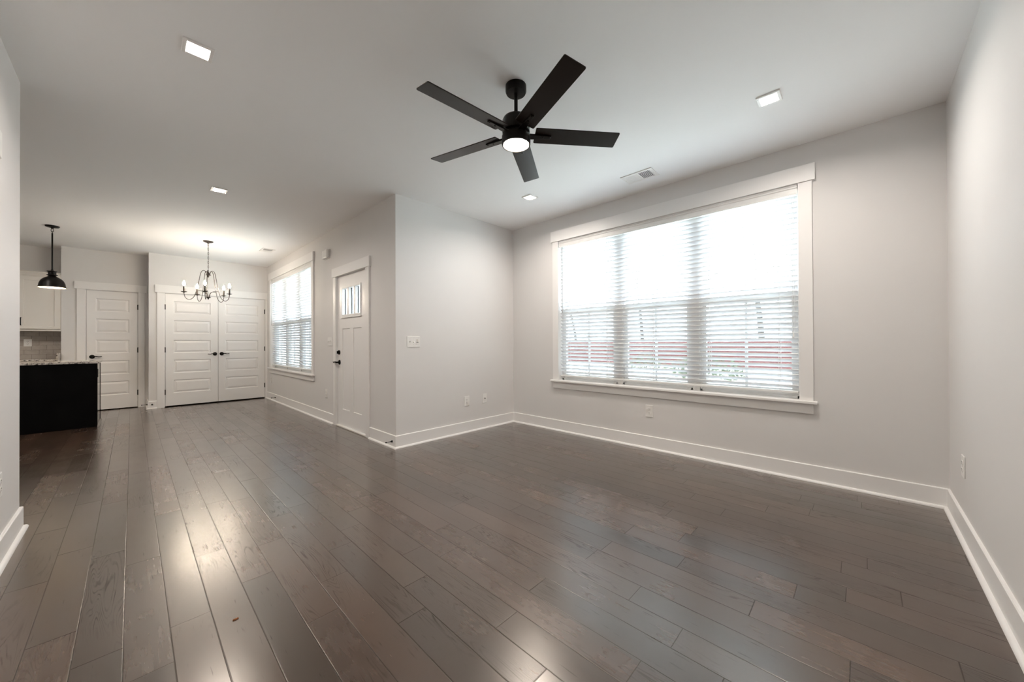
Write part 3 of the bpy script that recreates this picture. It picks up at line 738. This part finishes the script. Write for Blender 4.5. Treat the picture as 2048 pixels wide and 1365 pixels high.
# ------------------------------------------------------------------ chandelier
CH = Vector((0.829, 7.388, H))
ch = thing('chandelier', 'bronze five-arm chandelier with lit candle bulbs before the closet doors', 'chandelier', CH)
def ZZ(z): return z - H
MB().lathe([(0.064, 0.0), (0.064, -0.006), (0.050, -0.016), (0.018, -0.024), (0.010, -0.034), (0.0, -0.036)], (0, 0, 0), 32).build('canopy', m_antique, ch, smooth=True)
b = MB(); z = -0.034; i = 0
while z > ZZ(2.262):
    c = z - 0.018; pts = []
    for k in range(14):
        a = 2 * PI * k / 14; u, v = 0.0075 * math.cos(a), 0.021 * math.sin(a)
        pts.append((u, 0, c + v) if i % 2 == 0 else (0, u, c + v))
    b.tube(pts, 0.0022, 6, True); z -= 0.035; i += 1
b.build('chain', m_antique, ch, smooth=True)
MB().lathe([(0.0, ZZ(2.268)), (0.008, ZZ(2.262)), (0.010, ZZ(2.245)), (0.014, ZZ(2.235)), (0.014, ZZ(2.222)), (0.034, ZZ(2.215)), (0.036, ZZ(2.210)), (0.014, ZZ(2.204)), (0.010, ZZ(2.185)), (0.0, ZZ(2.168))], (0, 0, 0), 24).build('upper_hub', m_antique, ch, smooth=True)
MB().lathe([(0.0, ZZ(1.878)), (0.010, ZZ(1.872)), (0.032, ZZ(1.866)), (0.030, ZZ(1.860)), (0.012, ZZ(1.850)), (0.009, ZZ(1.838)), (0.0, ZZ(1.826))], (0, 0, 0), 24).build('lower_hub', m_antique, ch, smooth=True)
def spline(P, n=6):
    P = [P[0]] + P + [P[-1]]; out = []
    for i in range(1, len(P) - 2):
        for k in range(n):
            t = k / n; q = []
            for c in range(2):
                p0, p1, p2, p3 = P[i - 1][c], P[i][c], P[i + 1][c], P[i + 2][c]
                q.append(0.5 * ((2 * p1) + (-p0 + p2) * t + (2 * p0 - 5 * p1 + 4 * p2 - p3) * t * t + (-p0 + 3 * p1 - 3 * p2 + p3) * t ** 3))
            out.append(tuple(q))
    out.append(P[-2]); return out
upper = spline([(0.022, 2.216), (0.026, 2.250), (0.045, 2.276), (0.070, 2.272), (0.090, 2.235), (0.104, 2.160), (0.122, 2.050), (0.142, 1.950), (0.165, 1.870), (0.200, 1.822), (0.240, 1.812), (0.272, 1.842), (0.286, 1.895), (0.286, 1.915)])
lower = spline([(0.020, 1.866), (0.022, 1.905), (0.042, 1.940), (0.080, 1.956), (0.120, 1.955), (0.141, 1.955)])
m_bulb = emitter('candle_bulb_glow', (1.0, 0.86, 0.70), BULB_W / (PI * 0.0050))
arm0 = None
for k in range(5):
    a = math.radians(184 + 72 * k)
    if k == 0:
        b = MB(); b.tube([(r_, 0, ZZ(z_)) for r_, z_ in upper], 0.0042, 8); arm0 = b.build('arm', m_antique, ch, smooth=True)
        b = MB(); b.tube([(r_, 0, ZZ(z_)) for r_, z_ in lower], 0.0038, 8); b.build('scroll_brace', m_antique, arm0, smooth=True)
        MB().lathe([(0.006, ZZ(1.905)), (0.010, ZZ(1.914)), (0.034, ZZ(1.922)), (0.036, ZZ(1.927)), (0.012, ZZ(1.930)), (0.0, ZZ(1.931))], (0.286, 0, 0), 22).build('drip_cup', m_antique, arm0, smooth=True)
        MB().lathe([(0.0115, ZZ(1.928)), (0.0115, ZZ(2.012)), (0.0, ZZ(2.013))], (0.286, 0, 0), 18).build('candle_sleeve', m_antique, arm0, smooth=True)
        part(MB().lathe([(0.007, ZZ(2.012)), (0.011, ZZ(2.018)), (0.0165, ZZ(2.034)), (0.0175, ZZ(2.046)), (0.014, ZZ(2.064)), (0.007, ZZ(2.082)), (0.0, ZZ(2.094))], (0.286, 0, 0), 18).build('bulb', m_bulb, arm0, smooth=True), 'glowing warm bulb')
        am = arm0
    else:
        am = copy_tree(arm0); am.parent = ch
    am.rotation_euler = (0, 0, a)

# ------------------------------------------------------------------ pendant over the island
PD = Vector((-0.747, 7.908, H))
pd = thing('pendant_lamp', 'black dome pendant lamp hanging over the kitchen island', 'pendant lamp', PD)
MB().lathe([(0.066, 0.0), (0.066, -0.006), (0.058, -0.018), (0.016, -0.026), (0.009, -0.038), (0.0, -0.04)], (0, 0, 0), 32).build('canopy', m_black, pd, smooth=True)
b = MB()
b.tube([(0.011 * math.cos(2 * PI * k / 14), 0, -0.060 + 0.026 * math.sin(2 * PI * k / 14)) for k in range(14)], 0.0028, 6, True)
b.tube([(0, 0.010 * math.cos(2 * PI * k / 14), -0.088 + 0.018 * math.sin(2 * PI * k / 14)) for k in range(14)], 0.0028, 6, True)
b.build('hanging_loop', m_black, pd, smooth=True)
MB().lathe([(0.0075, -0.098), (0.0075, ZZ(2.135))], (0, 0, 0), 14).build('stem', m_black, pd, smooth=True)
b = MB(); b.lathe([(0.010, ZZ(2.150)), (0.014, ZZ(2.135)), (0.048, ZZ(2.128)), (0.048, ZZ(2.122)), (0.036, ZZ(2.118)), (0.036, ZZ(2.082)), (0.050, ZZ(2.078)), (0.050, ZZ(2.072)), (0.034, ZZ(2.064))], (0, 0, 0), 30); b.build('collar', m_black, pd, smooth=True)
out = [(0.030, 2.068), (0.040, 2.054), (0.062, 2.040), (0.086, 2.020), (0.104, 1.992), (0.115, 1.958), (0.119, 1.925), (0.124, 1.915), (0.125, 1.905)]
MB().lathe([(r_, ZZ(z_)) for r_, z_ in out] + [(0.1215, ZZ(1.905))], (0, 0, 0), 44, cap=False).build('shade', m_black, pd, smooth=True)
m_shade_in = principled('white_enamel', (0.82, 0.80, 0.76), 0.35); vary(m_shade_in, 10, (0.80, 0.78, 0.74), (0.83, 0.81, 0.77))
part(MB().lathe([(0.1215, ZZ(1.905))] + [(r_ - 0.004, ZZ(z_ - 0.002)) for r_, z_ in out[::-1][2:]] + [(0.0, ZZ(2.060))], (0, 0, 0), 44, cap=False).build('shade_lining', m_shade_in, pd, smooth=True), 'white enamel lining')
m_pend = emitter('pendant_bulb_glow', (1.0, 0.74, 0.46), PEND_W / (PI * 0.0085))
part(MB().lathe([(0.012, ZZ(2.058)), (0.016, ZZ(2.030)), (0.027, ZZ(2.005)), (0.030, ZZ(1.985)), (0.024, ZZ(1.963)), (0.0, ZZ(1.953))], (0, 0, 0), 24).build('bulb', m_pend, pd, smooth=True), 'glowing warm bulb')

# ------------------------------------------------------------------ kitchen
XI1, YI0, YI1, XI0 = -0.330, 7.600, 8.300, -3.0
isl = thing('kitchen_island', 'black kitchen island with flat panels under the granite top', 'island', ((XI0 + XI1) / 2, (YI0 + YI1) / 2, 0)); o = isl.location.copy()
MB().box(XI0, XI1 - 0.018, YI0, YI1, 0.0, 0.872).build('cabinet_body', m_island, isl, 0.002, origin=o)
part(MB().box(XI1 - 0.018, XI1, YI0 + 0.022, YI1 - 0.045, 0.0, 0.872).build('end_panel', m_island_end, isl, 0.001, origin=o), 'glossy black end panel')
MB().box(XI1 - 0.018, XI1 + 0.003, YI0 - 0.0, YI0 + 0.022, 0.0, 0.872).build('corner_stile', m_island, isl, 0.001, origin=o)
MB().box(XI1 - 0.018, XI1 + 0.004, YI1 - 0.045, YI1, 0.0, 0.872).build('corner_stile', m_island, isl, 0.001, origin=o)
b = MB(); b.prism(QR, lambda d, z: (XI1 + d, YI0 - 0.004, z), lambda d, z: (XI1 + d, YI1, z)); part(b.build('shoe_moulding', m_strip, isl, origin=o, smooth=True), 'grey shoe strip')
f = FXP(XI1); u, zc = 7.68, 0.735
b = MB(); bx(b, f, u - 0.035, u + 0.035, 0, 0.006, zc - 0.057, zc + 0.057); part(b.build('socket_plate', m_black, isl, 0.002, origin=o), 'black socket plate')
ct = MB().box(XI0 - 0.02, XI1 + 0.022, YI0 - 0.012, YI1 + 0.03, 0.872, 0.902).build('island_countertop', m_granite, None, 0.004, origin=((XI0 + XI1) / 2, (YI0 + YI1) / 2, 0.872))
tag(ct, 'speckled grey granite countertop on the black island', 'countertop')
# cabinets against the kitchen wall
YCB = 9.395; XR = XPL - 0.003
uc = thing('upper_cabinet', 'cream shaker wall cabinet above the tiled backsplash', 'cabinet', (-1.01, YK, 1.35)); o = uc.location.copy()
MB().box(-1.235, XR, YCB, YK - 0.001, 1.378, 2.215).build('cabinet_body', m_cab, uc, 0.001, origin=o)
MB().box(-1.235, XR, YCB + 0.004, YCB + 0.024, 1.350, 1.378).build('light_rail', m_cab, uc, 0.002, origin=o)
prof = [(0, 2.208), (-0.006, 2.208), (-0.010, 2.222), (-0.014, 2.224), (-0.022, 2.244), (-0.034, 2.262), (-0.036, 2.266), (-0.046, 2.272), (-0.046, 2.288), (0, 2.288)]
b = MB(); b.prism(prof, lambda d, z: (-1.235, YCB + d, z), lambda d, z: (XR, YCB + d, z)); b.build('crown_moulding', m_cab, uc, origin=o)
f = FY(YCB - 0.020)
def shaker(b, u0, u1, z0, z1):
    st = 0.058
    bx(b, f, u0, u0 + st, -0.019, 0, z0, z1); bx(b, f, u1 - st, u1, -0.019, 0, z0, z1); bx(b, f, u0 + st, u1 - st, -0.019, 0, z0, z0 + st * 0.75); bx(b, f, u0 + st, u1 - st, -0.019, 0, z1 - st, z1)
    b.rings(u0 + st, u1 - st, z0 + st * 0.75, z1 - st, [(0, 0), (0.002, -0.009), (0.004, -0.009)], f); bx(b, f, u0 + st, u1 - st, -0.019, -0.011, z0 + st * 0.75, z1 - st)
b = MB(); shaker(b, -1.220, XR - 0.006, 1.382, 2.204); dd = b.build('cabinet_door', m_cab, uc, origin=o)
b = MB(); b.tube([f(-1.188, 0.0, 1.555), f(-1.188, 0.024, 1.552), f(-1.188, 0.028, 1.545), f(-1.188, 0.028, 1.448), f(-1.188, 0.024, 1.441), f(-1.188, 0.0, 1.438)], 0.0055, 10)
part(b.build('handle', m_black, dd, smooth=True, origin=o), 'black bar handle')
uc2 = thing('upper_cabinet', 'cream wall cabinet left of the handled cabinet, mostly hidden by the wall end', 'cabinet', (-1.7, YK, 1.35)); o = uc2.location.copy()
MB().box(-2.15, -1.237, YCB, YK - 0.001, 1.350, 2.288).build('cabinet_body', m_cab, uc2, 0.001, origin=o)
b = MB(); shaker(b, -1.690, -1.243, 1.382, 2.204); b.build('cabinet_door', m_cab, uc2, origin=o)
b = MB(); shaker(b, -2.140, -1.694, 1.382, 2.204); b.build('cabinet_door', m_cab, uc2, origin=o)
bc = thing('base_cabinet', 'cream base cabinet hidden behind the black island', 'cabinet', (-1.9, YK, 0)); o = bc.location.copy()
MB().box(-3.0, XR, 9.14, YK - 0.001, 0.09, 0.872).build('cabinet_body', m_cab, bc, 0.001, origin=o)
MB().box(-3.0, XR, 9.20, YK - 0.001, 0.0, 0.09).build('toe_kick', m_cab, bc, origin=o)
kc = thing('kitchen_countertop', 'granite countertop running along the kitchen wall behind the island', 'countertop', (-1.9, 9.4, 0.872)); o = kc.location.copy()
MB().box(-3.0, XR, 9.11, YK - 0.001, 0.872, 0.902).build('slab', m_granite, kc, 0.004, origin=o)
MB().box(XR - 0.024, XR, 9.13, YK - 0.012, 0.902, 1.000).build('side_splash', m_granite, kc, 0.003, origin=o)
struct(MB().box(-3.0, XPL - 0.001, YK - 0.010, YK, 0.902, 1.378).build('wall_backsplash', m_tile), 'grey marbled subway tile backsplash', 'backsplash')

# ------------------------------------------------------------------ bits on the floor
m_leaf = principled('dry_leaf', (0.30, 0.10, 0.03), 0.7); vary(m_leaf, 200, (0.24, 0.08, 0.02), (0.36, 0.13, 0.05))
b = MB(); pts = [(-0.010, 0), (-0.004, 0.0045), (0.004, 0.0035), (0.011, 0.001), (0.003, -0.004), (-0.005, -0.003)]
b.prism(pts, lambda x, y: (0.294 + x, 1.858 + y, 0.0003), lambda x, y: (0.294 + x * 0.9, 1.858 + y * 0.8, 0.003 + 0.15 * abs(x)))
tag(b.build('leaf_crumb', m_leaf, None, origin=(0.294, 1.858, 0)), 'tiny orange dry leaf crumb on the dark floor', 'debris')

# ------------------------------------------------------------------ outdoors, seen through the blinds
m_ground = principled('pale_ground', (0.8, 0.8, 0.74), 0.9); vary(m_ground, 0.5, (0.70, 0.76, 0.62), (0.88, 0.86, 0.82), 5)
m_bank = principled('red_clay', (0.15, 0.04, 0.035), 0.9); vary(m_bank, 1.2, (0.13, 0.033, 0.028), (0.18, 0.05, 0.042), 5)
m_bark = principled('grey_bark', (0.10, 0.09, 0.08), 0.9); vary(m_bark, 8, (0.07, 0.06, 0.055), (0.13, 0.115, 0.10))
m_shrub = principled('grey_green_shrub', (0.10, 0.13, 0.06), 0.8); vary(m_shrub, 6, (0.07, 0.09, 0.04), (0.16, 0.19, 0.10))
GZ = -0.45
struct(MB().box(XD + T, 120, -70, 120, GZ - 0.2, GZ).build('ground_outside', m_ground), 'pale bright ground outside the windows', 'ground')
b = MB(); n = 60; P = []; F = []
for i in range(n + 1):
    y = -12 + 60 * i / n; h1 = 1.16 + 0.05 * math.sin(i * 0.9) + 0.03 * math.sin(i * 2.3)
    for x, z in ((24.0, GZ), (24.6, 0.1), (25.0, h1 - 0.2), (25.4, h1), (29.0, h1 + 0.02), (29.0, GZ)): P.append((x, y, z))
for i in range(n):
    for k in range(5): F.append((i * 6 + k, i * 6 + k + 1, i * 6 + 7 + k, i * 6 + 6 + k))
b.add(P, F); tag(b.build('earth_bank', m_bank), 'long low red bank seen through the blinds of the large window', 'bank')
def tree(x, y, h, seed, label):
    rnd = random.Random(seed); b = MB()
    r = thing('bare_tree', label, 'tree', (x, y, GZ), 0, 'bare trees outside the large window')
    tw = MB()
    def grow(p, d, L, rad, lvl, m):
        q = p; pts = [p]; rs = [rad]
        for s in range(4):
            d = (d + Vector((rnd.uniform(-.16, .16), rnd.uniform(-.16, .16), rnd.uniform(-.02, .10)))).normalized(); q = q + d * (L / 4)
            pts.append(q); rs.append(rad * (1 - 0.16 * (s + 1)))
            if lvl < 3 and (s > 0 or lvl > 0):
                for _ in range(2 if lvl < 2 else 1):
                    dd = (d * 0.6 + Vector((rnd.uniform(-1, 1), rnd.uniform(-1, 1), rnd.uniform(0.0, .7)))).normalized()
                    grow(q, dd, L * rnd.uniform(.38, .55), rad * 0.42, lvl + 1, tw)
        m.tube(pts, rs, 6 if lvl == 0 else 4)
    grow(Vector((0, 0, 0)), Vector((0, 0, 1)), h, 0.02 * h, 0, b)
    b.build('trunk', m_bark, r, smooth=True); tw.build('branches', m_bark, r)
tree(30.0, 25.6, 10, 1, 'bare tree outside, behind the left pane of the large window')
tree(41.0, 27.5, 11, 2, 'second bare tree outside, right of the one in the left pane')
tree(31.0, 13.8, 9, 3, 'bare tree outside, behind the middle pane of the large window')
tree(22.0, 6.8, 10, 4, 'bare tree outside, behind the right pane of the large window')
tree(40.0, 6.5, 14, 5, 'tall bare tree outside, at the right side of the large window')
def shrub(x, y, s, seed, label):
    rnd = random.Random(seed); b = MB()
    for _ in range(420):
        a = rnd.uniform(0, 2 * PI); e = math.acos(rnd.uniform(0, 1)); q = rnd.uniform(.35, 1) ** .5
        p = Vector((math.cos(a) * math.sin(e) * s * 1.2, math.sin(a) * math.sin(e) * s * 1.4, math.cos(e) * s)) * q
        v = Vector((rnd.uniform(-1, 1), rnd.uniform(-1, 1), rnd.uniform(-1, 1))).normalized(); t_ = v.orthogonal().normalized(); k = 0.11 * s
        b.add([p - v * k, p + t_ * k * 0.4, p + v * k, p - t_ * k * 0.4], [(0, 1, 2, 3)])
    o = b.build('shrub', m_shrub, None, origin=(0, 0, 0)); o.location = (x, y, GZ)
    st = MB()
    for k in range(5):
        a = k * 1.3; st.tube([(0, 0, 0), (0.2 * s * math.cos(a), 0.2 * s * math.sin(a), s * 0.5), (0.5 * s * math.cos(a), 0.5 * s * math.sin(a), s * 0.85)], 0.02 * s, 5)
    st.build('stems', m_bark, o)
    tag(o, label, 'shrub', 'shrubs outside the large window')
shrub(17.5, 5.0, 1.15, 11, 'grey leafy shrub outside, behind the right pane of the large window')
shrub(20.5, 9.0, 0.9, 12, 'smaller grey shrub outside, just left of the larger one')
